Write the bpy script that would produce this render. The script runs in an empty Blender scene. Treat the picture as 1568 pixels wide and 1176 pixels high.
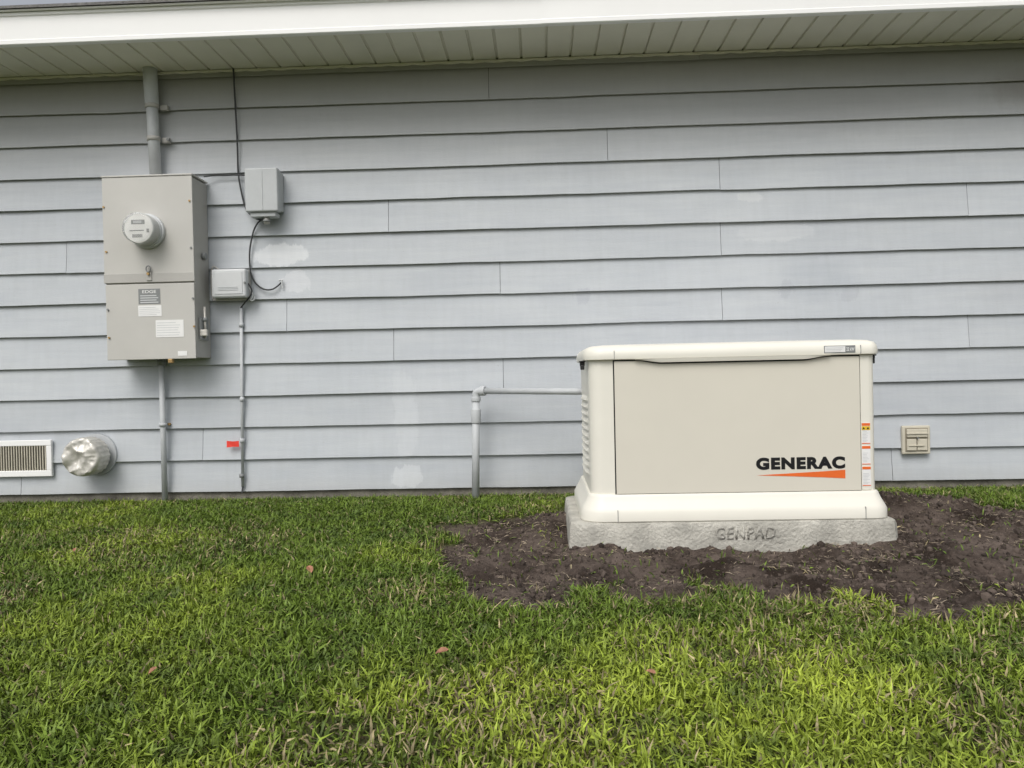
import bpy, bmesh, math, numpy as np, random
from mathutils import Matrix, Vector
rng=np.random.default_rng(7); random.seed(7)
scene=bpy.context.scene; COL=scene.collection

# ------------------------------------------------------------------ helpers
def mat(name,c,rough=.6,var=.12,scale=6,bump=0.,bscale=80,metal=0.,spec=.4,c2=None):
    m=bpy.data.materials.new(name); m.use_nodes=True; nt=m.node_tree; N=nt.nodes; L=nt.links
    b=N['Principled BSDF']; b.inputs['Roughness'].default_value=rough; b.inputs['Metallic'].default_value=metal
    b.inputs['Specular IOR Level'].default_value=spec
    g=N.new('ShaderNodeNewGeometry')
    n=N.new('ShaderNodeTexNoise'); n.inputs['Scale'].default_value=scale; n.inputs['Detail'].default_value=4; n.inputs['Roughness'].default_value=.65
    L.new(g.outputs['Position'],n.inputs['Vector'])
    r=N.new('ShaderNodeValToRGB'); r.color_ramp.elements[0].position=.3; r.color_ramp.elements[1].position=.7
    c2=c2 or tuple(x*(1-var) for x in c)
    r.color_ramp.elements[0].color=(*c2,1); r.color_ramp.elements[1].color=(*[min(1,x*(1+var*.5)) for x in c],1)
    L.new(n.outputs['Fac'],r.inputs['Fac']); L.new(r.outputs['Color'],b.inputs['Base Color'])
    if bump>0:
        n2=N.new('ShaderNodeTexNoise'); n2.inputs['Scale'].default_value=bscale; n2.inputs['Detail'].default_value=5
        L.new(g.outputs['Position'],n2.inputs['Vector'])
        bp=N.new('ShaderNodeBump'); bp.inputs['Strength'].default_value=bump; bp.inputs['Distance'].default_value=.01
        L.new(n2.outputs['Fac'],bp.inputs['Height']); L.new(bp.outputs['Normal'],b.inputs['Normal'])
    return m
def empty(name,loc=(0,0,0)):
    e=bpy.data.objects.new(name,None); e.empty_display_size=.1; e.location=loc; COL.objects.link(e); return e
def link(ob,parent=None,m=None):
    COL.objects.link(ob)
    if m: ob.data.materials.append(m)
    if parent:
        ob.parent=parent; ob.matrix_parent_inverse=Matrix.Translation(parent.location).inverted()
    return ob
def meshob(name,V,F,m=None,parent=None,smooth=False):
    me=bpy.data.meshes.new(name); me.from_pydata([tuple(v) for v in V],[],F); me.update()
    if smooth:
        for p in me.polygons: p.use_smooth=True
    return link(bpy.data.objects.new(name,me),parent,m)
def box(name,x0,x1,y0,y1,z0,z1,m,parent=None,bevel=0.,seg=2,rot=None):
    bm=bmesh.new(); bmesh.ops.create_cube(bm,size=1)
    bmesh.ops.scale(bm,vec=(x1-x0,y1-y0,z1-z0),verts=bm.verts)
    if bevel>0: bmesh.ops.bevel(bm,geom=bm.edges[:],offset=bevel,segments=seg,affect='EDGES',profile=.5)
    if rot: bmesh.ops.rotate(bm,verts=bm.verts,cent=(0,0,0),matrix=rot)
    bmesh.ops.translate(bm,verts=bm.verts,vec=((x0+x1)/2,(y0+y1)/2,(z0+z1)/2))
    me=bpy.data.meshes.new(name); bm.to_mesh(me); bm.free()
    return link(bpy.data.objects.new(name,me),parent,m)
def cyl(name,p0,p1,r,m,parent=None,r2=None,seg=32,bevel=0):
    p0=Vector(p0);p1=Vector(p1); d=p1-p0; r2=r if r2 is None else r2
    bm=bmesh.new(); bmesh.ops.create_cone(bm,cap_ends=True,segments=seg,radius1=r,radius2=r2,depth=d.length)
    if bevel>0:
        es=[e for e in bm.edges if abs(e.verts[0].co.z-e.verts[1].co.z)<1e-6]
        bmesh.ops.bevel(bm,geom=es,offset=bevel,segments=3,affect='EDGES',profile=.5)
    q=d.to_track_quat('Z','Y').to_matrix()
    bmesh.ops.rotate(bm,verts=bm.verts,cent=(0,0,0),matrix=q); bmesh.ops.translate(bm,verts=bm.verts,vec=(p0+p1)/2)
    for f in bm.faces: f.smooth=len(f.verts)==4
    me=bpy.data.meshes.new(name); bm.to_mesh(me); bm.free()
    return link(bpy.data.objects.new(name,me),parent,m)
def tube(name,pts,r,m,parent=None,smooth=True):
    c=bpy.data.curves.new(name,'CURVE'); c.dimensions='3D'; c.bevel_depth=r; c.bevel_resolution=4
    if smooth:
        s=c.splines.new('NURBS'); s.points.add(len(pts)-1)
        for i,p in enumerate(pts): s.points[i].co=(*p,1)
        s.use_endpoint_u=True; s.order_u=3; s.resolution_u=8
    else:
        s=c.splines.new('POLY'); s.points.add(len(pts)-1)
        for i,p in enumerate(pts): s.points[i].co=(*p,1)
    return link(bpy.data.objects.new(name,c),parent,m)
def ring(x0,x1,y0,y1,radii,n=8):
    out=[]
    cs=[((x0,y0),radii[0],math.pi),((x1,y0),radii[1],1.5*math.pi),((x1,y1),radii[2],0),((x0,y1),radii[3],.5*math.pi)]
    sg=[(1,1),(-1,1),(-1,-1),(1,-1)]
    for (c,r,a0),s in zip(cs,sg):
        cx=c[0]+s[0]*r; cy=c[1]+s[1]*r
        for i in range(n+1):
            a=a0+i/n*math.pi/2; out.append((cx+r*math.cos(a),cy+r*math.sin(a)))
    return out
def loft(name,rings,m,parent=None,cap=True,smooth=True):
    V=[];F=[];n=len(rings[0][0])
    for pts,z in rings: V+=[(x,y,z) for x,y in pts]
    for k in range(len(rings)-1):
        for i in range(n):
            j=(i+1)%n; F.append((k*n+i,k*n+j,(k+1)*n+j,(k+1)*n+i))
    if cap: F.append(tuple(range(n-1,-1,-1))); F.append(tuple((len(rings)-1)*n+i for i in range(n)))
    ob=meshob(name,V,F,m,parent)
    if smooth:
        ob.data.shade_smooth()
        try: ob.data.set_sharp_from_angle(angle=math.radians(35))
        except Exception: pass
    return ob
def text(name,s,x0,x1,z0,z1,y,m,parent,offset=0,extrude=0.0,sp=1.0):
    c=bpy.data.curves.new(name,'FONT'); c.body=s; c.size=1; c.offset=offset; c.extrude=0; c.space_character=sp
    ob=bpy.data.objects.new(name,c); COL.objects.link(ob); bpy.context.view_layer.update()
    dg=bpy.context.evaluated_depsgraph_get(); me=bpy.data.meshes.new_from_object(ob.evaluated_get(dg))
    bpy.data.objects.remove(ob)
    n=len(me.vertices); co=np.empty(n*3); me.vertices.foreach_get('co',co); co=co.reshape(-1,3)
    a=co.min(0);b=co.max(0)
    X=x0+(co[:,0]-a[0])/(b[0]-a[0])*(x1-x0); Z=z0+(co[:,1]-a[1])/(b[1]-a[1])*(z1-z0)
    co=np.stack([X,np.full(n,y),Z],1); me.vertices.foreach_set('co',co.ravel()); me.update()
    o=bpy.data.objects.new(name,me)
    me.materials.clear()
    link(o,parent,m)
    if extrude>0:
        md=o.modifiers.new('s','SOLIDIFY'); md.thickness=extrude; md.offset=0
    return o
def vnoise(x,y,s,seed):
    r=np.random.default_rng(seed); G=r.random((256,256))
    u=x*s+1000.;v=y*s+1000.; i=np.floor(u).astype(int);j=np.floor(v).astype(int); fu=u-i;fv=v-j
    fu=fu*fu*(3-2*fu);fv=fv*fv*(3-2*fv); i%=256;j%=256;i1=(i+1)%256;j1=(j+1)%256
    return (G[i,j]*(1-fu)+G[i1,j]*fu)*(1-fv)+(G[i,j1]*(1-fu)+G[i1,j1]*fu)*fv
def fbm(x,y,s,seed,o=4):
    t=0;a=1;w=0
    for k in range(o): t=t+a*vnoise(x,y,s*2**k,seed+k); w+=a; a*=.5
    return t/w

# ------------------------------------------------------------------ camera
yaw,pitch,roll,f=0.0370,0.0109,-0.0217,1174.7
cy,sy=math.cos(yaw),math.sin(yaw);cp,sp_=math.cos(pitch),math.sin(pitch);cr,sr=math.cos(roll),math.sin(roll)
fwd=Vector((-sy*cp,cy*cp,-sp_));right=Vector((cy,sy,0));up=right.cross(fwd)
r2=cr*right+sr*up;u2=-sr*right+cr*up
cam=bpy.data.cameras.new('camera');cam.sensor_width=36;cam.lens=f/1568*36;cam.clip_start=.05;cam.clip_end=1500
co=bpy.data.objects.new('camera',cam);COL.objects.link(co)
M=Matrix((r2,u2,-fwd)).transposed().to_4x4();M.translation=Vector((0,-4.231,.65));co.matrix_world=M
scene.camera=co

# ------------------------------------------------------------------ light
w=bpy.data.worlds.new('World');scene.world=w;w.use_nodes=True;nt=w.node_tree
sky=nt.nodes.new('ShaderNodeTexSky');sky.sky_type='NISHITA';sky.sun_disc=False
SE,SA=math.radians(50),math.radians(200)
sky.sun_elevation=SE;sky.sun_rotation=SA;sky.air_density=1;sky.dust_density=4;sky.ozone_density=1
hs=nt.nodes.new('ShaderNodeHueSaturation');hs.inputs['Saturation'].default_value=.28
nt.links.new(sky.outputs[0],hs.inputs['Color'])
bg=nt.nodes['Background'];bg.inputs['Strength'].default_value=.15
nt.links.new(hs.outputs[0],bg.inputs['Color'])
sd=Vector((math.sin(SA)*math.cos(SE),math.cos(SA)*math.cos(SE),math.sin(SE)))
sl=bpy.data.lights.new('sun','SUN');sl.energy=1.45;sl.angle=math.radians(36);sl.color=(1,.97,.92)
so=bpy.data.objects.new('sun',sl);COL.objects.link(so);so.rotation_euler=sd.to_track_quat('Z','Y').to_euler();so.location=(0,-5,8)
scene.view_settings.view_transform='Standard';scene.view_settings.look='None';scene.view_settings.exposure=0

# ------------------------------------------------------------------ materials
M_grey=mat('painted_steel_grey',(.52,.51,.48),.45,.06,3)
M_greyd=mat('painted_steel_grey_trim',(.44,.43,.405),.5,.08,5)
M_conduit=mat('pvc_grey_painted',(.51,.53,.545),.5,.12,9)
M_plastic=mat('grey_plastic_box',(.49,.51,.52),.5,.08,8)
M_plasticw=mat('pale_plastic_box',(.60,.615,.625),.45,.06,8)
M_black=mat('black_rubber',(.02,.02,.02),.5,.1,20)
M_cable=mat('dark_cable',(.05,.052,.055),.6,.2,20)
M_white=mat('white_label',(.80,.80,.79),.5,.03,30)
M_lab=mat('grey_label',(.23,.24,.24),.4,.1,40)
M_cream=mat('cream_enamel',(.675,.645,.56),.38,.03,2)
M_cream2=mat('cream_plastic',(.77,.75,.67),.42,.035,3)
M_orange=mat('orange_print',(.78,.15,.03),.4,.05,20)
M_yellow=mat('yellow_print',(.75,.5,.03),.4,.05,20)
M_red=mat('red_tag',(.80,.06,.04),.5,.1,30)
M_logo=mat('black_print',(.012,.012,.014),.35,.05,20)
M_conc=mat('concrete_pad_mat',(.47,.455,.405),.9,.34,9,bump=.8,bscale=80)
M_found=mat('foundation_concrete',(.22,.205,.17),.95,.5,9,bump=.6,bscale=50)
M_brass=mat('brass',(.42,.28,.12),.4,.1,20,metal=.6)
M_galv=mat('galvanized_metal',(.64,.62,.57),.48,.22,25,metal=.45,bump=.25,bscale=30)
M_beige=mat('beige_plastic',(.60,.56,.46),.55,.08,12)
M_soffit=mat('soffit_vinyl',(.76,.74,.655),.6,.05,3)
M_fascia=mat('white_aluminum',(.86,.86,.85),.45,.03,2)
M_shing=mat('asphalt_shingle',(.20,.195,.19),.95,.4,60,bump=.5,bscale=200)
M_dark=mat('dark_void',(.012,.012,.012),.9,.1,10)
M_glass=bpy.data.materials.new('meter_glass');M_glass.use_nodes=True
gb=M_glass.node_tree.nodes['Principled BSDF'];gb.inputs['Transmission Weight'].default_value=.85;gb.inputs['Roughness'].default_value=.03;gb.inputs['IOR'].default_value=1.15;gb.inputs['Base Color'].default_value=(.95,.95,.93,1)

def siding_mat():
    m=bpy.data.materials.new('painted_lap_siding');m.use_nodes=True;nt=m.node_tree;N=nt.nodes;L=nt.links
    b=N['Principled BSDF'];b.inputs['Roughness'].default_value=.5;b.inputs['Specular IOR Level'].default_value=.35
    g=N.new('ShaderNodeNewGeometry');pos=g.outputs['Position']
    def noise(vec,scale,detail=4,rough=.6):
        n=N.new('ShaderNodeTexNoise');n.inputs['Scale'].default_value=scale;n.inputs['Detail'].default_value=detail;n.inputs['Roughness'].default_value=rough
        L.new(vec,n.inputs['Vector']);return n
    def vm(op,a,bv):
        v=N.new('ShaderNodeVectorMath');v.operation=op;L.new(a,v.inputs[0])
        if isinstance(bv,tuple): v.inputs[1].default_value=bv
        else: L.new(bv,v.inputs[1])
        return v
    def ramp(fac,p0,p1,c0,c1):
        r=N.new('ShaderNodeValToRGB');r.color_ramp.elements[0].position=p0;r.color_ramp.elements[1].position=p1
        r.color_ramp.elements[0].color=(*c0,1);r.color_ramp.elements[1].color=(*c1,1);L.new(fac,r.inputs['Fac']);return r
    def mix(fac,a,bc,mode='MIX'):
        x=N.new('ShaderNodeMix');x.data_type='RGBA';x.blend_type=mode
        if isinstance(fac,float): x.inputs[0].default_value=fac
        else: L.new(fac,x.inputs[0])
        L.new(a,x.inputs[6])
        if isinstance(bc,tuple): x.inputs[7].default_value=(*bc,1)
        else: L.new(bc,x.inputs[7])
        return x.outputs[2]
    st=vm('MULTIPLY',pos,(.7,1,2.2))
    n1=noise(st.outputs[0],1.6,4)
    c=ramp(n1.outputs['Fac'],.35,.68,(.475,.503,.535),(.53,.556,.582)).outputs[0]
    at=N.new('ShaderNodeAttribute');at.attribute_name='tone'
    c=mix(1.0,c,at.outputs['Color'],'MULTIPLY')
    nd=noise(vm('MULTIPLY',pos,(1,1,.35)).outputs[0],14,6,.75)
    dd=vm('MULTIPLY',vm('SUBTRACT',nd.outputs['Color'],(.5,.5,.5)).outputs[0],(.20,0,.10))
    pd=vm('ADD',pos,dd.outputs[0]).outputs[0]
    patches=[(-1.43,1.35,.16,.06,(.66,.68,.70),.8,1),(-1.35,1.20,.08,.065,(.64,.655,.68),.6,1),(-.76,.45,.07,.26,(.62,.645,.67),.35,1),(-.74,.10,.09,.06,(.65,.675,.70),.6,1),
             (1.52,1.14,.20,.12,(.40,.43,.47),.45,0),(1.30,1.40,.22,.05,(.61,.63,.65),.35,1),(1.15,1.60,.08,.025,(.64,.655,.66),.4,1),(1.35,1.09,.03,.06,(.39,.41,.45),.4,1),(1.68,1.06,.05,.05,(.40,.42,.46),.4,1),
             (.25,1.08,.04,.05,(.39,.41,.46),.4,1),(1.7,2.05,.5,.12,(.41,.42,.44),.3,0),(2.6,1.05,.3,.1,(.43,.44,.46),.3,0),(-2.8,1.6,.35,.3,(.42,.445,.48),.25,0),(2.70,2.14,.26,.10,(.20,.19,.17),.6,0)]
    for (cx,cz,rx,rz,colr,s,hard) in patches:
        q=vm('MULTIPLY',vm('SUBTRACT',pd,(cx,0,cz)).outputs[0],(1/rx,0,1/rz))
        ln=N.new('ShaderNodeVectorMath');ln.operation='LENGTH';L.new(q.outputs[0],ln.inputs[0])
        mr=N.new('ShaderNodeMapRange');mr.interpolation_type='SMOOTHSTEP';L.new(ln.outputs['Value'],mr.inputs['Value'])
        mr.inputs['From Min'].default_value=.88 if hard else .3;mr.inputs['From Max'].default_value=1.08 if hard else 1.5;mr.inputs['To Min'].default_value=s;mr.inputs['To Max'].default_value=0
        c=mix(mr.outputs[0],c,colr)
    n3=noise(vm('MULTIPLY',pos,(9,1,1.4)).outputs[0],2.5,5,.7)
    c=mix(1.0,c,ramp(n3.outputs['Fac'],.3,.6,(.95,.95,.945),(1,1,1)).outputs[0],'MULTIPLY')
    n4=noise(pos,55,5,.75)
    c=mix(1.0,c,ramp(n4.outputs['Fac'],.26,.36,(.82,.80,.76),(1,1,1)).outputs[0],'MULTIPLY')
    n5=noise(vm('MULTIPLY',pos,(.5,1,7)).outputs[0],5,5,.7)
    c=mix(1.0,c,ramp(n5.outputs['Fac'],.38,.62,(.95,.955,.965),(1.02,1.02,1.015)).outputs[0],'MULTIPLY')
    sx=N.new('ShaderNodeSeparateXYZ');L.new(pd,sx.inputs[0])
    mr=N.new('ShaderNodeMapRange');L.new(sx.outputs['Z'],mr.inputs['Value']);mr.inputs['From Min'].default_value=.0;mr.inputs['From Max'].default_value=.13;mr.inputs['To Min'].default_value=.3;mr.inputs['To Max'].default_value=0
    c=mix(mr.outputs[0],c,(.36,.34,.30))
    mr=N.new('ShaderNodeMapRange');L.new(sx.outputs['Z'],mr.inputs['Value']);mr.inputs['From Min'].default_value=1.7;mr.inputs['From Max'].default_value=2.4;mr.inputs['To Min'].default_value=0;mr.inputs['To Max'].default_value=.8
    c=mix(mr.outputs[0],c,(.29,.28,.255))  # upper wall darkens upwards: soffit shade painted into the siding colour
    L.new(c,b.inputs['Base Color'])
    nb=noise(vm('MULTIPLY',pos,(2.5,1,14)).outputs[0],14,4,.6)
    bp=N.new('ShaderNodeBump');bp.inputs['Strength'].default_value=.12;bp.inputs['Distance'].default_value=.006;L.new(nb.outputs['Fac'],bp.inputs['Height']);L.new(bp.outputs['Normal'],b.inputs['Normal'])
    return m
M_siding=siding_mat()

# ------------------------------------------------------------------ house
house=empty('house',(0,1,0))
XL,XR=-6.5,6.5
Z0=2.171;P=.178
joints={0:[-.25],1:[],2:[.395],3:[1.001],4:[-.822,2.322],5:[-2.654,1.001],6:[-.21],7:[-1.406,1.001],8:[-.809,2.318],9:[-.204],10:[2.9],11:[-1.9],12:[-2.95,1.9],-1:[.9]}
V=[];F=[];tone=[]
for k in range(-1,13):
    zb=Z0-P*k; zt=zb+P+.012
    if k==-1: zt=2.40
    xs=[XL]+sorted(joints[k]+[x for x in (-4.6+.37*(k%3),4.4-.41*(k%4))])+[XR]
    for a,b in zip(xs[:-1],xs[1:]):
        a0,b0=a+.0012,b-.0012
        n=max(2,int((b0-a0)/.07)); X=np.linspace(a0,b0,n+1)
        oy=rng.uniform(-.0012,.0012);oz=rng.uniform(-.0015,.0015); t=rng.uniform(.965,1.025)
        dz=(fbm(X,X*0+k*3.7,1.3,5)-.5)*.008+(fbm(X,X*0+k*9.1,7,9,2)-.5)*.003+oz
        dy=(fbm(X,X*0+k*5.3,1.7,15)-.5)*.006+oy
        base=len(V)
        for i,x in enumerate(X):
            V+= [(x,.015,zt),(x,.0065+dy[i]*.6,zb+P*.5),(x,-.003+dy[i],zb+.002+dz[i]),(x,-.0015+dy[i],zb+dz[i]),(x,.003,zb+dz[i]+.0005),(x,.0035,zb+dz[i]+.006),(x,.022,zb+dz[i]+.0065)]
            tone+=[t,t,t,t,t*.6,t*.35,t*.3]  # board undersides darkened: grime, plus the shadow line painted into the tone
        for i in range(n):
            for j in range(6):
                q=base+i*7+j; F.append((q,q+1,q+8,q+7))
        for e in (base,base+n*7): F.append((e,e+1,e+2,e+3,e+4,e+5,e+6))
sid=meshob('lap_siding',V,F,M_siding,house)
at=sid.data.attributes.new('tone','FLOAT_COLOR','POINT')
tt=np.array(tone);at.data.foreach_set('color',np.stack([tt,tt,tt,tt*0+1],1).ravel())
box('wall_sheathing',XL,XR,.026,.2,0,2.42,M_dark,house)
box('foundation',XL,XR,.018,.0255,-.3,.06,M_found,house)
box('rear_wall',XL,XR,6.8,7,0,2.4,M_siding,house)
box('side_wall_left',XL-.1,XL-.002,0.0,7,-.1,2.4,M_siding,house)
box('side_wall_right',XR+.002,XR+.1,0.0,7,-.1,2.4,M_siding,house)
# soffit
V=[];F=[];zs=2.388;x=-7.0;prof=[]
while x<7:
    prof+= [(x,zs),(x+.118,zs),(x+.1195,zs+.008),(x+.130,zs+.012),(x+.1315,zs-.003)]
    x+=.1335
for (x,z) in prof: V+=[(x,-.415,z),(x,.01,z)]
for i in range(len(prof)-1): F.append((2*i,2*i+1,2*i+3,2*i+2))
meshob('soffit',V,F,M_soffit,house)
V=[];F=[];X=np.arange(-6.9,6.9,.008)
for i,x in enumerate(X):
    s=.005*abs(math.sin((x/.1335)*math.pi))
    V+=[(x,-.012,zs-.004),(x,-.012,zs-.010-s),(x,.002,zs-.012-s)]
for i in range(len(X)-1):
    for j in range(2): q=3*i+j;F.append((q,q+1,q+4,q+3))
meshob('soffit_channel',V,F,M_soffit,house)
def fascia(name,a,b,y):
    pts=[(y+.03,2.381),(y+.0,2.379),(y-.004,2.383),(y-.004,2.402),(y,2.406),(y,2.52),(y-.006,2.526),(y-.006,2.54),(y+.02,2.541)]
    V=[];F=[]
    for x in np.linspace(a,b,40):
        wv=(vnoise(np.array([x]),np.array([0.]),1.1,3)[0]-.5)*.006
        V+=[(x,p[0]+wv,p[1]+wv*.5) for p in pts]
    n=len(pts)
    for i in range(39):
        for j in range(n-1): q=i*n+j;F.append((q,q+1,q+n+1,q+n))
    return meshob(name,V,F,M_fascia,house)
fascia('fascia_board',-7.0,.06,-.42);fascia('fascia_board_overlap',.045,7.0,-.424)
box('fascia_backer',-7,7,-.412,-.38,2.395,2.53,M_dark,house)
V=[(-7,-.455,2.548),(7,-.455,2.548),(7,3.5,3.87),(-7,3.5,3.87),(-7,-.455,2.562),(7,-.455,2.562),(7,3.5,3.885),(-7,3.5,3.885),(-7,7.45,2.548),(7,7.45,2.548),(7,7.45,2.562),(-7,7.45,2.562)]
F=[(0,1,5,4),(0,3,2,1),(4,5,6,7),(3,8,9,2),(7,6,10,11),(8,11,10,9),(1,2,6,5),(0,4,7,3),(2,9,10,6),(3,7,11,8)]
meshob('shingle_roof',V,F,M_shing,house)
box('drip_edge',-7,7,-.445,-.41,2.542,2.547,M_fascia,house)
meshob('gable_left',[(-6.58,0.01,2.4),(-6.58,6.99,2.4),(-6.58,3.5,3.85)],[(0,1,2)],M_siding,house)
meshob('gable_right',[(6.58,0.01,2.4),(6.58,6.99,2.4),(6.58,3.5,3.85)],[(0,2,1)],M_siding,house)

# ------------------------------------------------------------------ ground
poly=np.array([(-.43,-.70),(-.46,-.85),(-.38,-1.15),(-.32,-1.48),(-.22,-1.72),(-.13,-1.87),(.055,-1.81),(.14,-1.70),(.41,-1.88),(.53,-1.68),(.68,-1.90),(.91,-1.84),(1.05,-2.0),(1.38,-2.05),(2.1,-2.0),(2.7,-1.4),(2.55,-.95),(2.25,-.72),(2.1,-.42),(1.8,-.25),(1.45,-.28),(.9,-.45),(.15,-.50),(-.1,-.62)])
def sdf(x,y):
    d=np.full(x.shape,1e9);ins=np.zeros(x.shape,bool);n=len(poly)
    for i in range(n):
        a=poly[i];b=poly[(i+1)%n];e=b-a;wx=x-a[0];wy=y-a[1]
        t=np.clip((wx*e[0]+wy*e[1])/(e@e),0,1);d=np.minimum(d,np.hypot(wx-e[0]*t,wy-e[1]*t))
        c=((a[1]>y)!=(b[1]>y))&(x<(b[0]-a[0])*(y-a[1])/(b[1]-a[1]+1e-12)+a[0]);ins^=c
    return np.where(ins,-d,d)
def dirtmask(x,y):
    s=sdf(x,y)+(fbm(x,y,8,31,5)-.5)*.42
    return np.clip(.5-s/.09,0,1)
def gz(x,y,dm=None):
    yy=np.clip(-y,0,50)
    z=-.055*np.minimum(yy,1.2)/1.2-.03*np.clip((yy-1.2)/2,0,1)-.012*np.clip(1-yy/.35,0,1)
    z=z+(fbm(x,y,1.4,51,3)-.5)*.03*np.clip(yy/.5,0,1)
    if dm is None: dm=dirtmask(x,y)
    flat=np.clip((vnoise(x,y,2.3,81)-.3)*3,.25,1)
    rough=(fbm(x,y,4.5,61,5)-.47)*.13+((fbm(x,y,30,71,3)-.5)*.036+.018*np.clip(vnoise(x,y,15,77)-.62,0,1)*2.6)*flat
    mound=.06*np.exp(-(((x-1.75)/.28)**2+((y+.6)/.25)**2))
    return z+dm*(rough*np.clip(-sdf(x,y)/.15+.3,.2,1)+mound-.004)
xs=np.concatenate([[-400,-150,-60,-25,-12,-7],np.linspace(-4.5,-1.0,160)[:-1],np.linspace(-1.0,2.7,460),np.linspace(2.7,4.5,80)[1:],[7,12,25,60,150,400]])
ys=np.concatenate([[-400,-150,-60,-25,-12,-7],np.linspace(-5,-2.3,100)[:-1],np.linspace(-2.3,.05,290),[.4,8,20,60,150,400]])
GX,GY=np.meshgrid(xs,ys);gx=GX.ravel();gy=GY.ravel();dm=dirtmask(gx,gy);gzv=gz(gx,gy,dm)
nx,ny=len(xs),len(ys)
idx=(np.arange(ny-1)[:,None]*nx+np.arange(nx-1)[None]).ravel()
quads=np.stack([idx,idx+1,idx+nx+1,idx+nx],1).astype(np.int32)
def fastmesh(name,V,polys_sizes,loops,m,col=None,smooth=False):
    me=bpy.data.meshes.new(name);me.vertices.add(len(V));me.vertices.foreach_set('co',np.asarray(V,dtype=np.float32).ravel())
    me.loops.add(len(loops));me.loops.foreach_set('vertex_index',np.asarray(loops,dtype=np.int32))
    st=np.concatenate([[0],np.cumsum(polys_sizes)[:-1]]).astype(np.int32)
    me.polygons.add(len(polys_sizes));me.polygons.foreach_set('loop_start',st);me.polygons.foreach_set('loop_total',np.asarray(polys_sizes,dtype=np.int32))
    me.polygons.foreach_set('use_smooth',np.full(len(polys_sizes),smooth))
    if col is not None:
        a=me.attributes.new('col','FLOAT_COLOR','POINT');a.data.foreach_set('color',np.asarray(col,dtype=np.float32).ravel())
    me.update(calc_edges=True);me.validate()
    ob=bpy.data.objects.new(name,me);COL.objects.link(ob);me.materials.append(m);return ob
mg=bpy.data.materials.new('lawn_soil');mg.use_nodes=True;nt=mg.node_tree;N=nt.nodes;L=nt.links;b=N['Principled BSDF'];b.inputs['Roughness'].default_value=1;b.inputs['Specular IOR Level'].default_value=.15
g=N.new('ShaderNodeNewGeometry')
def rmp(scale,p0,p1,c0,c1,det=6):
    n=N.new('ShaderNodeTexNoise');n.inputs['Scale'].default_value=scale;n.inputs['Detail'].default_value=det;n.inputs['Roughness'].default_value=.7;L.new(g.outputs['Position'],n.inputs['Vector'])
    r=N.new('ShaderNodeValToRGB');r.color_ramp.elements[0].position=p0;r.color_ramp.elements[1].position=p1;r.color_ramp.elements[0].color=(*c0,1);r.color_ramp.elements[1].color=(*c1,1);L.new(n.outputs['Fac'],r.inputs['Fac']);return r.outputs[0]
ga=rmp(14,.3,.7,(.045,.050,.018),(.11,.12,.045));da=rmp(3.2,.40,.64,(.032,.023,.018),(.150,.118,.100))
at=N.new('ShaderNodeAttribute');at.attribute_name='col'
mx=N.new('ShaderNodeMix');mx.data_type='RGBA';L.new(at.outputs['Fac'],mx.inputs[0]);L.new(ga,mx.inputs[6]);L.new(da,mx.inputs[7]);L.new(mx.outputs[2],b.inputs['Base Color'])
n2=N.new('ShaderNodeTexNoise');n2.inputs['Scale'].default_value=70;n2.inputs['Detail'].default_value=6;n2.inputs['Roughness'].default_value=.7;L.new(g.outputs['Position'],n2.inputs['Vector'])
bp=N.new('ShaderNodeBump');bp.inputs['Strength'].default_value=1;bp.inputs['Distance'].default_value=.012;L.new(n2.outputs['Fac'],bp.inputs['Height']);L.new(bp.outputs['Normal'],b.inputs['Normal'])
fastmesh('ground',np.stack([gx,gy,gzv],1),np.full(len(quads),4),quads.ravel(),mg,np.stack([dm,dm,dm,dm*0+1],1),True)

def blade_mat(name,rough=.5):
    m=bpy.data.materials.new(name);m.use_nodes=True;nt=m.node_tree;N=nt.nodes;L=nt.links;b=N['Principled BSDF'];b.inputs['Roughness'].default_value=rough;b.inputs['Specular IOR Level'].default_value=.25
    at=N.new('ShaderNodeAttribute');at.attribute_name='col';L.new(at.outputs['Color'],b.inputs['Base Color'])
    return m
def blades(name,x,y,Ln,wd,t1,t2,col,m,lift=0.):
    n=len(x);z=gz(x,y)+lift;a=rng.uniform(0,2*np.pi,n)
    d=np.stack([np.cos(a),np.sin(a),np.zeros(n)],1);u=np.array([0,0,1.]);tw=rng.normal(0,.6,n)
    s=np.stack([-np.sin(a)*np.cos(tw),np.cos(a)*np.cos(tw),np.sin(tw)],1)
    p=np.stack([x,y,z],1)
    mid=p+(Ln*.5)[:,None]*(np.sin(t1)[:,None]*d+np.cos(t1)[:,None]*u)
    tip=mid+(Ln*.5)[:,None]*(np.sin(t2)[:,None]*d+np.cos(t2)[:,None]*u)
    w2=(wd/2)[:,None]*s
    V=np.stack([p-w2*.8,p+w2*.8,mid+w2,mid-w2,tip],1).reshape(-1,3)
    o=np.arange(n)*5
    loops=np.stack([o,o+1,o+2,o+3,o+3,o+2,o+4],1).ravel();sizes=np.tile([4,3],n)
    c=np.concatenate([col,np.ones((n,1))],1)
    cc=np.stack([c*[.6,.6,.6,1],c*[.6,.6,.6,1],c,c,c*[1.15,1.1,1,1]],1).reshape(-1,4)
    return fastmesh(name,V,sizes,loops,m,cc)
def sample(n,ext,far=False):
    y=rng.uniform(-3.75,-.005,n*3);x=rng.uniform(-5.2,5.2,n*3)
    lim=.70*(y+4.231)+ext;k=np.abs(x)<lim
    if far:k=~k
    return x[k][:n],y[k][:n]
x,y=sample(370000,.3);x2,y2=sample(40000,.3,True);x=np.concatenate([x,x2]);y=np.concatenate([y,y2])
dmk=dirtmask(x,y);pad=(x>.08)&(x<1.43)&(y>-1.18)&(y<-.4)
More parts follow.
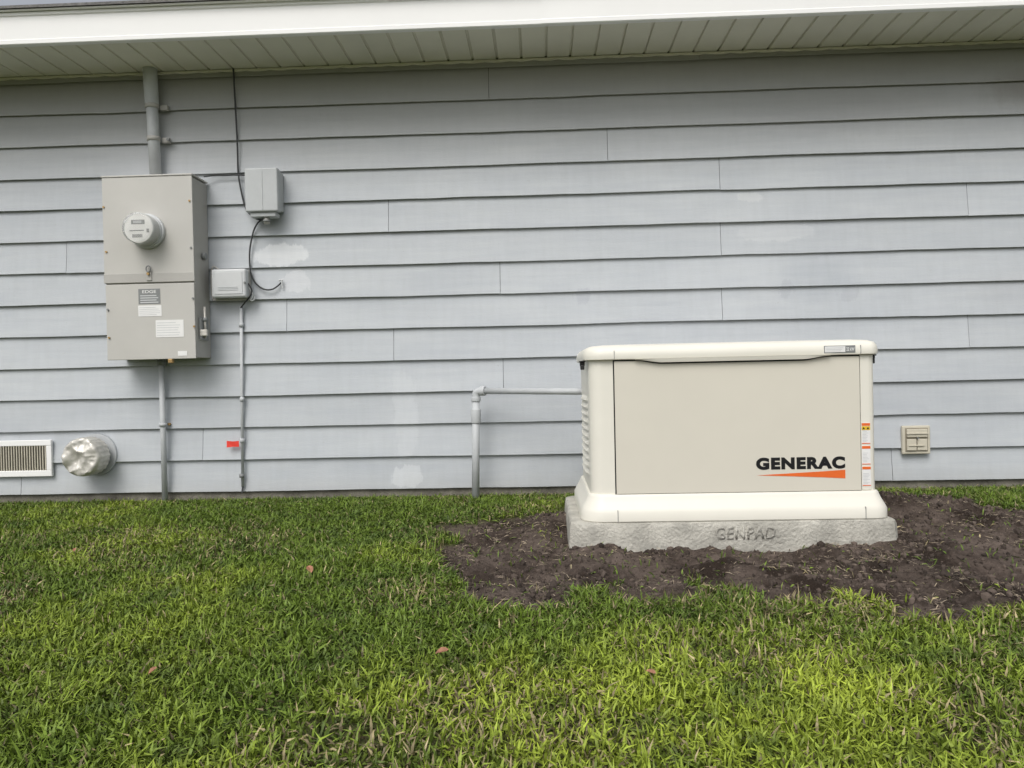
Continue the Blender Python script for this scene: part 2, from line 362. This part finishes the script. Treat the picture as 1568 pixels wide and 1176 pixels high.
thin=fbm(x,y,2.2,101,3);thin2=vnoise(x,y,11,103)
keep=(rng.random(len(x))>np.clip(dmk*1.6,0,.982))&~pad&(rng.random(len(x))<.70+.9*(thin-.4)+.5*(thin2-.3))&~((y>-.045)&(rng.random(len(x))<.6))
x=x[keep];y=y[keep];dmk=dmk[keep];thin=thin[keep];n=len(x)
big=fbm(x,y,1.6,111,3);med=fbm(x,y,12,121,3);fine=rng.random(n)
nearwall=np.clip(1-(-y)/1.0,0,1);sdx=sdf(x,y);edge=np.clip(1-np.abs(sdx-.08)/.14,0,1)
Ln=(.020+.026*rng.random(n))*(.75+.6*med)*(1+.35*(rng.random(n)>.95))*(1-.28*nearwall)*np.where(dmk>.4,.8,1)*(1+.45*edge*vnoise(x,y,6,171))
wd=rng.uniform(.0030,.0068,n)*(1-.2*nearwall)
t1=np.abs(rng.normal(.75,.45,n));t2=t1+rng.uniform(.1,1.0,n)
A=np.array([.125,.190,.026]);B=np.array([.335,.415,.050]);C=np.array([.065,.110,.022]);T=np.array([.38,.32,.18])
h=np.clip((big-.36)*2.2+(-y-1.5)*.28-.12,0,1)[:,None];col=A*(1-h)+B*h
k=np.clip((.50-med)*3,0,.7)[:,None];col=col*(1-k)+C*k
dead=fine<(.045+.20*(np.clip(.5-thin,0,.2)*5)+.10*np.clip(1-np.abs(sdx)/.3,0,1));col[dead]=T*rng.uniform(.35,1.1,(dead.sum(),1))
col=col*rng.uniform(.55,1.35,(n,1));col=np.clip(col,0,.75)
MB=blade_mat('grass_blade')
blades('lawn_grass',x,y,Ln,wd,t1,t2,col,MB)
def insoil(n):
    x=rng.uniform(-.6,2.7,n);y=rng.uniform(-2.2,-.2,n);d=dirtmask(x,y);k=(rng.random(n)<d)&~((x>.1)&(x<1.41)&(y>-1.16)&(y<-.42));return x[k],y[k]
x,y=insoil(15000);k=(vnoise(x,y,5,141)*.7+rng.random(len(x))*.3)>.46;x=x[k];y=y[k];n=len(x)
col=np.array([.40,.33,.24])*rng.uniform(.25,1.3,(n,1))
blades('straw_debris',x,y,rng.uniform(.008,.040,n),rng.uniform(.0008,.0026,n),rng.uniform(1.1,1.6,n),rng.uniform(1.3,1.8,n),col,blade_mat('straw'),.005)
bm=bmesh.new();bmesh.ops.create_icosphere(bm,subdivisions=1,radius=1);iv=np.array([v.co[:] for v in bm.verts]);ifc=np.array([[v.index for v in f_.verts] for f_ in bm.faces]);bm.free()
def lumps(name,x,y,r,col,m):
    n=len(x);z=gz(x,y);nv=len(iv)
    sc=r[:,None,None]*rng.uniform(.6,1.25,(n,1,3))*rng.uniform(.7,1.3,(n,nv,1))
    V=iv[None]*sc+np.stack([x,y,z+r*.2],1)[:,None,:]
    Fc=(ifc[None]+(np.arange(n)*nv)[:,None,None]).reshape(-1)
    c=np.repeat(np.concatenate([col,np.ones((n,1))],1),nv,0)
    return fastmesh(name,V.reshape(-1,3),np.full(n*len(ifc),3),Fc,m,c)
x,y=insoil(24000);k=rng.random(len(x))<.35+.8*vnoise(x,y,3.4,161);x=x[k];y=y[k];n=len(x);r=.0015+.013*rng.random(n)**8+.0025*rng.random(n)
dry=vnoise(x,y,3,151)[:,None]
lumps('soil_clods',x,y,r,np.array([.095,.074,.062])*rng.uniform(.4,1.25,(n,1))*(.55+.9*dry),blade_mat('soil_clod',1))
def leaf(cx,cy,s,rot,V,F):
    z=float(gz(np.array([cx]),np.array([cy]))[0])+.032;b0=len(V)
    pts=[(0,-1,0),(.45,-.5,.15),(.55,.1,.2),(.3,.7,.1),(0,1.1,-.1),(-.3,.7,.15),(-.55,.1,.3),(-.45,-.5,.2),(0,0,0)]
    for px,py,pz in pts:
        X=px*math.cos(rot)-py*math.sin(rot);Y=px*math.sin(rot)+py*math.cos(rot);V.append((cx+X*s,cy+Y*s*.8,z+pz*s+Y*s*.5))
    for i in range(8):F.append((b0+i,b0+(i+1)%8,b0+8))
V=[];F=[]
for (cx,cy,s,rt) in [(-.83,-1.55,.022,.5),(-.26,-2.32,.017,1.9),(-.95,-2.42,.012,2.6),(.24,-2.47,.012,1.2),(-1.9,-1.2,.012,.3)]: leaf(cx,cy,s,rt,V,F)
meshob('fallen_leaves',V,F,mat('dry_leaf',(.36,.17,.10),.7,.5,60))

# ------------------------------------------------------------------ generator
gen=empty('standby_generator',(.77,-.8,.05))
YF=-1.10;YB=-.48
def R_(o,rf=(.055,.022,.03,.03),dx0=.198,dx1=1.342,yf=YF,yb=YB):
    return ring(dx0-o,dx1+o,yf-o,yb+o,tuple(max(.004,q+o) for q in rf))
loft('cabinet_body',[(R_(0),.15),(R_(0),.712)],M_cream2,gen)
loft('base_skirt',[(R_(.040),.050),(R_(.044),.054),(R_(.044),.088),(R_(.036),.104),(R_(.022),.128),(R_(.014),.146),(R_(.012),.152),(R_(.008),.157),(R_(.0),.158)],M_cream2,gen)
box('skirt_shadow_gap',.21,1.33,YF+.0,YB,.044,.052,M_dark,gen)
lf=(.06,.03,.03,.03)
loft('roof_lid',[(R_(.012,lf),.704),(R_(.020,lf),.707),(R_(.022,lf),.722),(R_(.018,lf),.742),(R_(.008,lf),.755),(R_(-.012,(.07,.05,.04,.04)),.7635),(R_(-.06,(.10,.08,.08,.08)),.768),(R_(-.2,(.25,.23,.23,.23)),.774)],M_cream2,gen)
box('door_reveal',.2955,1.2815,YF-.0015,YF+.01,.156,.7045,M_dark,gen)
V=[];F=[];X=np.linspace(.3005,1.2785,60);yd=YF-.0065
def sm(x):
    t=(x-.385)/(1.16-.385)
    s=max(0,min(1,min(t,1-t)*7)) if 0<t<1 else 0
    return .014*s*s*(3-2*s)
for x in X: V+=[(x,yd,.160),(x,yd,.698-sm(x)),(x,YF+.004,.7-sm(x)),(x,YF+.004,.158)]
for i in range(59):
    q=4*i
    for j in range(3):F.append((q+j,q+j+1,q+4+j+1,q+4+j))
    F.append((q+3,q,q+4,q+7))
F+=[(0,3,2,1),(236,237,238,239)]
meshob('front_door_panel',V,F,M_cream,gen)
V=[];F=[]
X=np.linspace(.385,1.16,60)
for x in X: V+=[(x,YF-.028,.706),(x,YF-.024,.7030-sm(x)*.85),(x,YF-.014,.7020-sm(x)*.85),(x,YF-.010,.706)]
for i in range(59):
    q=4*i
    for j in range(3):F.append((q+j,q+j+1,q+4+j+1,q+4+j))
meshob('lid_handle_lip',V,F,M_cream2,gen)
for xx in (.300,1.2795):
    box('skirt_seam',xx-.0012,xx+.0012,YF-.0455,YF-.03,.052,.10,M_lab,gen)
    box('lid_seam',xx-.001,xx+.001,YF-.0225,YF-.01,.708,.742,M_lab,gen)
box('right_post_trim',1.2825,1.3190,YF-.004,YF+.004,.160,.702,M_cream2,gen,.0015)
for s,xx in ((-1,.198),(1,1.342)):
    for i in range(11):
        z=.225+i*.031
        V=[];F=[];n=10
        for j in range(n+1):
            yy=-1.00+j/n*.42;e=math.sin(math.pi*min(1,max(0,j/n)))**.3
            V+=[(xx-s*.002,yy,z+.024),(xx+s*.013*e,yy,z+.004),(xx+s*.011*e,yy,z),(xx-s*.002,yy,z+.002)]
        for j in range(n):
            q=4*j
            for t in range(3):F.append((q+t,q+t+1,q+t+5,q+t+4))
        meshob('louver',V,F,M_cream2,gen)
for s,xx in ((-1,.176),(1,1.364)):
    cyl('lock_barrel',(xx-s*.01,-1.02,.694),(xx+s*.010,-1.02,.694),.011,M_black,gen,bevel=.002)
    box('latch_tongue',xx-.008,xx+.008,-1.035,-1.00,.668,.688,M_black,gen,.003)
    box('latch_cap',xx-.013,xx+.013,-1.04,-.99,.700,.705,M_black,gen,.002)
yl=yd-.0008
text('logo_lettering','GENERAC',.862,1.216,.2480,.2975,yl,M_logo,gen,offset=.062,sp=1.16)
V=[(.862,yl,.2265)];F=[]
V+=[(1.0,yl,.2325),(1.12,yl,.238),(1.216,yl,.2435),(1.216,yl,.2085),(1.12,yl,.2145),(1.0,yl,.2205)]
meshob('logo_swoosh',V,[(0,6,5,4,3,2,1)],M_orange,gen)
yt=YF-.0048
for z0,z1 in ((.345,.430),(.262,.338),(.176,.255)):
    box('warning_sticker',1.2840,1.3180,yt,yt+.001,z0,z1,M_white,gen)
    box('warning_header',1.2845,1.3175,yt-.0006,yt,z1-.012,z1-.001,M_orange,gen)
    box('warning_border',1.2845,1.3175,yt-.0006,yt,z0+.001,z0+.004,M_orange,gen)
    for i in range(9):
        zz=z1-.030-i*.0058
        if zz>z0+.006: box('warning_text',1.287,1.287+random.uniform(.015,.027),yt-.0006,yt,zz,zz+.0012,M_plastic,gen)
for z in (.4105,):
    box('warning_yellow_band',1.2845,1.3175,yt-.0005,yt,z-.010,z+.006,M_yellow,gen)
    for q in (1.292,1.309): cyl('warning_symbol',(q,yt-.0012,z-.003),(q,yt-.0006,z-.003),.006,M_logo,gen,seg=3)
yt=YF-.0225
box('rating_badge',1.135,1.258,yt,yt+.003,.7125,.742,M_lab,gen,.001)
box('rating_badge_panel',1.138,1.218,yt-.0008,yt,.7155,.739,M_white,gen)
text('rating_badge_text','22 kW',1.222,1.254,.720,.734,yt-.001,M_white,gen,offset=.02)
for i in range(3): box('rating_badge_line',1.143,1.20+.005*i,yt-.0014,yt-.0008,.720+i*.006,.7215+i*.006,M_plastic,gen)

# pad
padm=empty('concrete_pad',(.75,-.8,0))
def PR(o,c=.045): 
    x0,x1,y0,y1=.108-o,1.402+o,-1.15-o,-.41+o
    pts=[(x0+c,y0),(x1-c*.3,y0),(x1,y0+c*.3),(x1,y1-c),(x1-c,y1),(x0+c,y1),(x0,y1-c),(x0,y0+c)]
    out=[]
    for i in range(8):
        a=np.array(pts[i]);b=np.array(pts[(i+1)%8]);n=(45 if i in (0,4) else 25) if i in(0,2,4,6) else 3
        for j in range(n):out.append(tuple(a+(b-a)*j/n))
    return out
rs=[]
for o,z in ((.006,-.12),(.004,-.04),(.002,.0),(.0,.03),(-.004,.044),(-.012,.050),(-.05,.0505)):
    rr=PR(o);rr=[(px+(vnoise(np.array([px*1.]),np.array([py+z*9]),22,201)[0]-.5)*.003,py+(vnoise(np.array([px*1.]),np.array([py+z*9]),25,202)[0]-.5)*.003) for px,py in rr]
    rs.append((rr,z))
loft('pad_slab',rs,M_conc,padm)
text('pad_lettering','GENPAD',.685,.920,-.022,.032,-1.1520,M_conc,padm,offset=.03,extrude=.005,sp=1.15)

# ------------------------------------------------------------------ electric meter cabinet
mb=empty('electric_meter_cabinet',(-2.08,0,1.2))
box('cabinet_shell',-2.322,-1.838,-.182,.0,.785,1.750,M_greyd,mb,.002)
box('upper_cover',-2.326,-1.835,-.192,-.1825,1.190,1.757,M_grey,mb,.003)
box('lower_door',-2.322,-1.838,-.190,-.1825,.779,1.184,M_grey,mb,.003)
box('cover_band',-2.327,-1.834,-.1945,-.1922,1.192,1.240,M_greyd,mb,.001)
box('top_cap',-2.330,-1.832,-.196,.0,1.7575,1.766,M_grey,mb,.002)
for xx,zz in ((-2.318,1.6),(-2.31,1.36),(-1.85,1.62),(-1.848,1.37),(-2.308,.90),(-2.31,1.05),(-1.845,1.1),(-1.842,.95)):
    cyl('screw',(xx,-.197,zz),(xx,-.19,zz),.0055,M_brass if random.random()<.4 else M_lab,mb,seg=12)
mx_,mz_=-2.078,1.462
cyl('meter_ring',(mx_,-.215,mz_),(mx_,-.192,mz_),.093,M_plasticw,mb,bevel=.004,seg=48)
cyl('meter_ring_inner',(mx_,-.228,mz_),(mx_,-.2152,mz_),.086,M_plasticw,mb,bevel=.004,seg=48)
cyl('meter_body',(mx_,-.29,mz_),(mx_,-.2282,mz_),.078,M_plasticw,mb,r2=.082,bevel=.006,seg=48)
cyl('meter_face',(mx_,-.294,mz_),(mx_,-.2902,mz_),.073,M_white,mb,seg=48)
cyl('meter_cover',(mx_,-.315,mz_),(mx_,-.2285,mz_),.079,M_glass,mb,r2=.084,bevel=.008,seg=48)
box('meter_display',mx_-.035,mx_+.035,-.297,-.2942,mz_+.02,mz_+.042,M_lab,mb)
box('meter_display_lcd',mx_-.024,mx_+.02,-.2985,-.2972,mz_+.024,mz_+.038,M_plastic,mb)
box('meter_plate',mx_-.045,mx_+.03,-.2965,-.2942,mz_-.016,mz_-.011,M_lab,mb)
for i in range(9): box('meter_barcode',mx_-.03+i*.006,mx_-.03+i*.006+.003,-.2965,-.2942,mz_-.05,mz_-.032,M_lab,mb)
box('meter_side_plug',mx_+.045,mx_+.058,-.2965,-.2942,mz_-.025,mz_-.005,M_lab,mb,.001)
box('latch_plate',-2.092,-2.064,-.200,-.1946,1.20,1.255,M_greyd,mb,.002)
tube('latch_ring',[(-2.078+.012*math.cos(a),-.205,1.262+.016*math.sin(a)) for a in np.linspace(0,6.28,14)],.003,M_lab,mb,False)
cyl('latch_knob',(-2.078,-.212,1.235),(-2.078,-.199,1.235),.007,M_brass,mb,seg=14)
yy=-.1905
def label(n,x0,x1,z0,z1,m,lines=0,ml=None,c=.3):
    box(n,x0,x1,yy-.001,yy,z0,z1,m,mb)
    for i in range(lines):
        h_=(z1-z0)/(lines+1);zz=z0+(i+.8)*h_
        box(n+'_print',x0+.006,x1-.006-random.uniform(0,c)*(x1-x0),yy-.0016,yy-.001,zz,zz+h_*.16,ml,mb)
label('maker_label',-2.142,-2.024,1.076,1.157,M_lab,0)
text('maker_label_text','EDGE',-2.12,-2.045,1.134,1.150,yy-.0014,M_white,mb,offset=.01)
for i in range(4): box('maker_label_print',-2.132,-2.034-.01*(i%2),yy-.0016,yy-.001,1.082+i*.012,1.087+i*.012,M_plasticw,mb)
label('caution_label',-2.145,-2.018,1.010,1.068,M_white,5,M_plastic)
label('notice_label',-2.052,-1.900,.896,.988,M_white,6,M_plastic)
label('small_label',-1.935,-1.886,.795,.820,M_white,0)
box('hasp_plate',-1.8375,-1.822,-.15,-.06,.88,1.0,M_lab,mb,.002)
cyl('hasp_arm',(-1.815,-.12,1.06),(-1.815,-.12,.89),.006,M_galv,mb)
cyl('hasp_pin',(-1.838,-.12,.99),(-1.80,-.12,.99),.012,M_lab,mb)
box('padlock',-1.83,-1.79,-.155,-.135,.90,.935,M_galv,mb,.004)
cyl('side_fitting',(-1.838,-.08,1.34),(-1.815,-.08,1.34),.018,M_lab,mb)
box('door_pull',-1.99,-1.965,-.195,-.17,.757,.779,M_brass,mb,.003)
cyl('service_pipe',(-2.10,-.05,1.76),(-2.118,-.05,2.39),.031,M_conduit,mb)
cyl('service_coupling',(-2.112,-.05,2.19),(-2.118,-.05,2.388),.037,M_conduit,mb,bevel=.003)
for z in (2.18,2.0):
    xx=-2.10-(z-1.76)*.028
    cyl('pipe_clamp',(xx,-.05,z-.012),(xx,-.05,z+.012),.036,M_greyd,mb)
    box('clamp_tab',xx+.034,xx+.075,-.028,-.004,z-.014,z+.014,M_greyd,mb,.002)
cyl('clamp_bolt',(-2.035,-.04,2.0),(-2.035,-.02,2.0),.008,M_lab,mb,seg=6)
cyl('lower_conduit',(-2.105,-.035,-.02),(-2.105,-.035,.785),.0155,M_conduit,mb)
cyl('conduit_coupling',(-2.105,-.035,.41),(-2.105,-.035,.428),.021,M_conduit,mb)
cyl('conduit_connector',(-2.105,-.035,.75),(-2.105,-.035,.785),.022,M_lab,mb)
cyl('clamp_screw',(-2.08,-.02,.42),(-2.08,-.005,.42),.007,M_brass,mb)

# ------------------------------------------------------------------ boxes + cables
jb=empty('utility_junction_box',(-1.48,0,1.67))
box('box_back',-1.575,-1.405,-.06,.002,1.585,1.80,M_plastic,jb,.004)
box('box_cover',-1.58,-1.400,-.115,-.0605,1.570,1.806,M_plastic,jb,.008,3)
box('cover_ridge',-1.487,-1.482,-.1175,-.1152,1.58,1.79,M_plastic,jb,.001)
box('box_lower_step',-1.56,-1.42,-.098,-.03,1.545,1.5695,M_plastic,jb,.004)
cyl('gland',(-1.478,-.07,1.51),(-1.478,-.07,1.545),.016,M_greyd,jb)
cyl('gland_nut',(-1.478,-.07,1.520),(-1.478,-.07,1.530),.022,M_lab,jb,seg=6)
nb=empty('cable_interface_box',(-1.68,0,1.18))
box('interface_back',-1.80,-1.60,-.035,.002,1.100,1.268,M_greyd,nb,.006,3)
box('interface_cover',-1.79,-1.598,-.088,-.0355,1.112,1.268,M_plasticw,nb,.012,4)
box('interface_cover_panel',-1.772,-1.616,-.0905,-.0882,1.130,1.250,M_plasticw,nb,.002)
for i in range(3): box('interface_vent',-1.75,-1.64,-.0922,-.0907,1.15+i*.008,1.153+i*.008,M_plastic,nb)
cyl('interface_screw',(-1.602,-.095,1.19),(-1.602,-.085,1.19),.006,M_lab,nb,seg=10)
cb=empty('utility_cables',(-1.62,0,1.5))
y_=-.014
tube('cable_down_from_eave',[(-1.665,y_,2.39),(-1.66,y_,2.2),(-1.652,y_,1.95),(-1.655,y_,1.80),(-1.63,y_,1.66),(-1.61,y_-.01,1.60),(-1.565,y_-.02,1.555),(-1.52,-.05,1.535),(-1.485,-.07,1.53)],.0048,M_cable,cb)
tube('cable_to_interface',[(-1.485,-.06,1.535),(-1.53,-.03,1.545),(-1.57,y_,1.50),(-1.585,y_,1.45),(-1.60,y_,1.38),(-1.602,y_,1.30),(-1.595,y_,1.24),(-1.57,y_,1.19),(-1.52,y_-.01,1.155),(-1.47,y_-.01,1.155),(-1.435,y_,1.185),(-1.43,0.005,1.20)],.0045,M_cable,cb)
tube('cable_white_end',[(-1.42,y_,1.165),(-1.425,y_,1.20),(-1.415,y_,1.215),(-1.44,y_,1.205)],.004,M_plasticw,cb)
tube('cable_run_horizontal',[(-1.84,-.03,1.79),(-1.78,y_,1.803),(-1.72,y_,1.797),(-1.66,y_,1.80),(-1.58,-.02,1.79)],.004,M_cable,cb)
tube('cable_loop_a',[(-1.60,-.05,1.19),(-1.575,-.05,1.16),(-1.59,-.04,1.12),(-1.63,-.03,1.085),(-1.655,-.02,1.06)],.004,M_cable,cb)
tube('cable_loop_b',[(-1.60,-.05,1.17),(-1.565,-.04,1.13),(-1.60,-.04,1.09),(-1.56,-.03,1.105),(-1.585,-.03,1.14)],.0035,M_plastic,cb)
tube('cable_box_side',[(-1.80,-.03,1.10),(-1.815,-.02,1.12),(-1.82,-.015,1.2),(-1.815,-.02,1.28),(-1.80,-.02,1.30),(-1.77,-.02,1.27)],.005,M_greyd,cb)
gc=empty('ground_wire_conduit',(-1.68,0,.5))
cyl('thin_conduit',(-1.672,-.014,.065),(-1.655,-.014,1.07),.0085,M_conduit,gc)
for z in (.965,.55,.32): cyl('thin_coupling',(-1.673+.017*z,-.014,z-.012),(-1.673+.017*z,-.014,z+.012),.0125,M_conduit,gc)
tube('wire_tail',[(-1.673,-.012,.09),(-1.672,-.012,.05),(-1.675,-.02,.03)],.005,M_cable,gc)
cyl('ground_clamp',(-1.673,-.02,.115),(-1.673,-.02,.135),.014,M_lab,gc)
V=[(-1.750,-.030,.322),(-1.683,-.024,.320),(-1.683,-.024,.287),(-1.750,-.032,.285),(-1.716,-.029,.318),(-1.716,-.028,.288)]
meshob('marker_tag',V,[(0,4,5,3),(4,1,2,5)],M_red,gc)

# ------------------------------------------------------------------ generator conduit
ge=empty('generator_conduit',(-.35,-.12,.3))
cyl('riser',(-.362,-.12,-.05),(-.348,-.12,.53),.0205,M_conduit,ge)
cyl('riser_coupling',(-.3505,-.12,.40),(-.3495,-.12,.475),.027,M_conduit,ge,bevel=.003)
cyl('elbow_collar',(-.348,-.12,.515),(-.348,-.12,.54),.0255,M_conduit,ge,bevel=.003)
tube('elbow',[(-.348,-.12,.52),(-.347,-.12,.55),(-.343,-.122,.565),(-.325,-.13,.572),(-.30,-.139,.572)],.0215,M_conduit,ge)
cyl('elbow_collar_out',(-.32,-.132,.572),(-.295,-.141,.572),.0265,M_conduit,ge,bevel=.003)
cyl('horizontal_run',(-.30,-.139,.572),(.40,-.49,.560),.0165,M_conduit,ge)

# ------------------------------------------------------------------ dryer vent hood
dv=empty('dryer_vent_hood',(-2.5,-.05,.25))
cx,cz=-2.505,.256
cyl('vent_flange',(cx,-.014,cz),(cx,.012,cz),.116,M_conduit,dv,seg=48)
cyl('vent_duct',(cx,-.07,cz),(cx,-.014,cz),.080,M_galv,dv,seg=48)
V=[];F=[];n=96
prof=[(-.05,.098),(-.055,.106),(-.09,.107),(-.13,.107),(-.150,.104),(-.162,.098)]+[(-.166-.004*math.cos(q/.09*1.4),q) for q in np.linspace(.090,.004,14)]
for j,(yv,rv) in enumerate(prof):
    for i in range(n):
        a=2*math.pi*i/n;pl=.003*((i//2)%2) if j in (1,2,3) else 0
        px,pz=math.cos(a)*rv,math.sin(a)*rv;u_=px*.8+pz*.6;v_=-px*.6+pz*.8
        c1=abs(vnoise(np.array([u_*11+3.3]),np.array([v_*19]),1,301)[0]-.5)*2;c2=abs(vnoise(np.array([px*45+9]),np.array([pz*45]),1,302)[0]-.5)*2
        dyv=(c1*.024+c2*.004-.010) if j>=5 else 0
        V.append((cx+(rv-pl+(c2*.004 if j<5 else 0))*math.cos(a),yv+dyv,cz+(rv-pl)*math.sin(a)))
for j in range(len(prof)-1):
    for i in range(n):F.append((j*n+i,j*n+(i+1)%n,(j+1)*n+(i+1)%n,(j+1)*n+i))
F.append(tuple((len(prof)-1)*n+i for i in range(n)))
cap=meshob('crumpled_cap',V,F,M_galv,dv,True)
try: cap.data.set_sharp_from_angle(angle=math.radians(40))
except Exception: pass

# ------------------------------------------------------------------ vent grille (left)
vg=empty('wall_vent_grille',(-2.96,0,.24))
x0,x1,z0,z1=-3.175,-2.757,.140,.345
box('grille_back',x0+.02,x1-.02,-.008,.0,z0+.02,z1-.02,M_dark,vg)
box('frame_top',x0,x1,-.02,.0,z1-.032,z1,M_fascia,vg,.003);box('frame_bottom',x0,x1,-.02,.0,z0,z0+.034,M_fascia,vg,.003)
box('frame_left',x0,x0+.03,-.0195,.0,z0+.0345,z1-.0325,M_fascia,vg,.003);box('frame_right',x1-.03,x1,-.0195,.0,z0+.0345,z1-.0325,M_fascia,vg,.003)
n=24
for i in range(n):
    xx=x0+.036+i*(x1-x0-.072)/(n-1);box('slat',xx-.0024,xx+.0024,-.018,-.009,z0+.034,z1-.032,M_beige,vg)
# ------------------------------------------------------------------ outlet cover (right)
oc=empty('outlet_cover',(2.02,0,.25))
x0,x1,z0,z1=1.945,2.093,.180,.333
box('mount_block',x0,x1,-.022,.0,z0,z1,M_beige,oc,.005)
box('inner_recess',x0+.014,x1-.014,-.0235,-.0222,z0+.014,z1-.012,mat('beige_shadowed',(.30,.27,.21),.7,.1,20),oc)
box('upper_flap',x0+.02,x1-.02,-.034,-.0237,z0+.092,z1-.018,M_beige,oc,.003)
box('upper_ridge',x0+.016,x1-.016,-.040,-.0343,z0+.108,z0+.116,M_beige,oc,.002)
box('lower_flap_left',x0+.02,x0+.070,-.032,-.0237,z0+.020,z0+.082,M_beige,oc,.003)
box('lower_flap_right',x0+.076,x1-.02,-.030,-.0237,z0+.020,z0+.082,M_beige,oc,.003)
box('lower_ridge',x0+.028,x0+.11,-.037,-.0323,z0+.044,z0+.050,M_beige,oc,.002)
cyl('cover_screw',(x0+.074,-.045,z0+.087),(x0+.074,-.03,z0+.087),.004,M_lab,oc,seg=10)
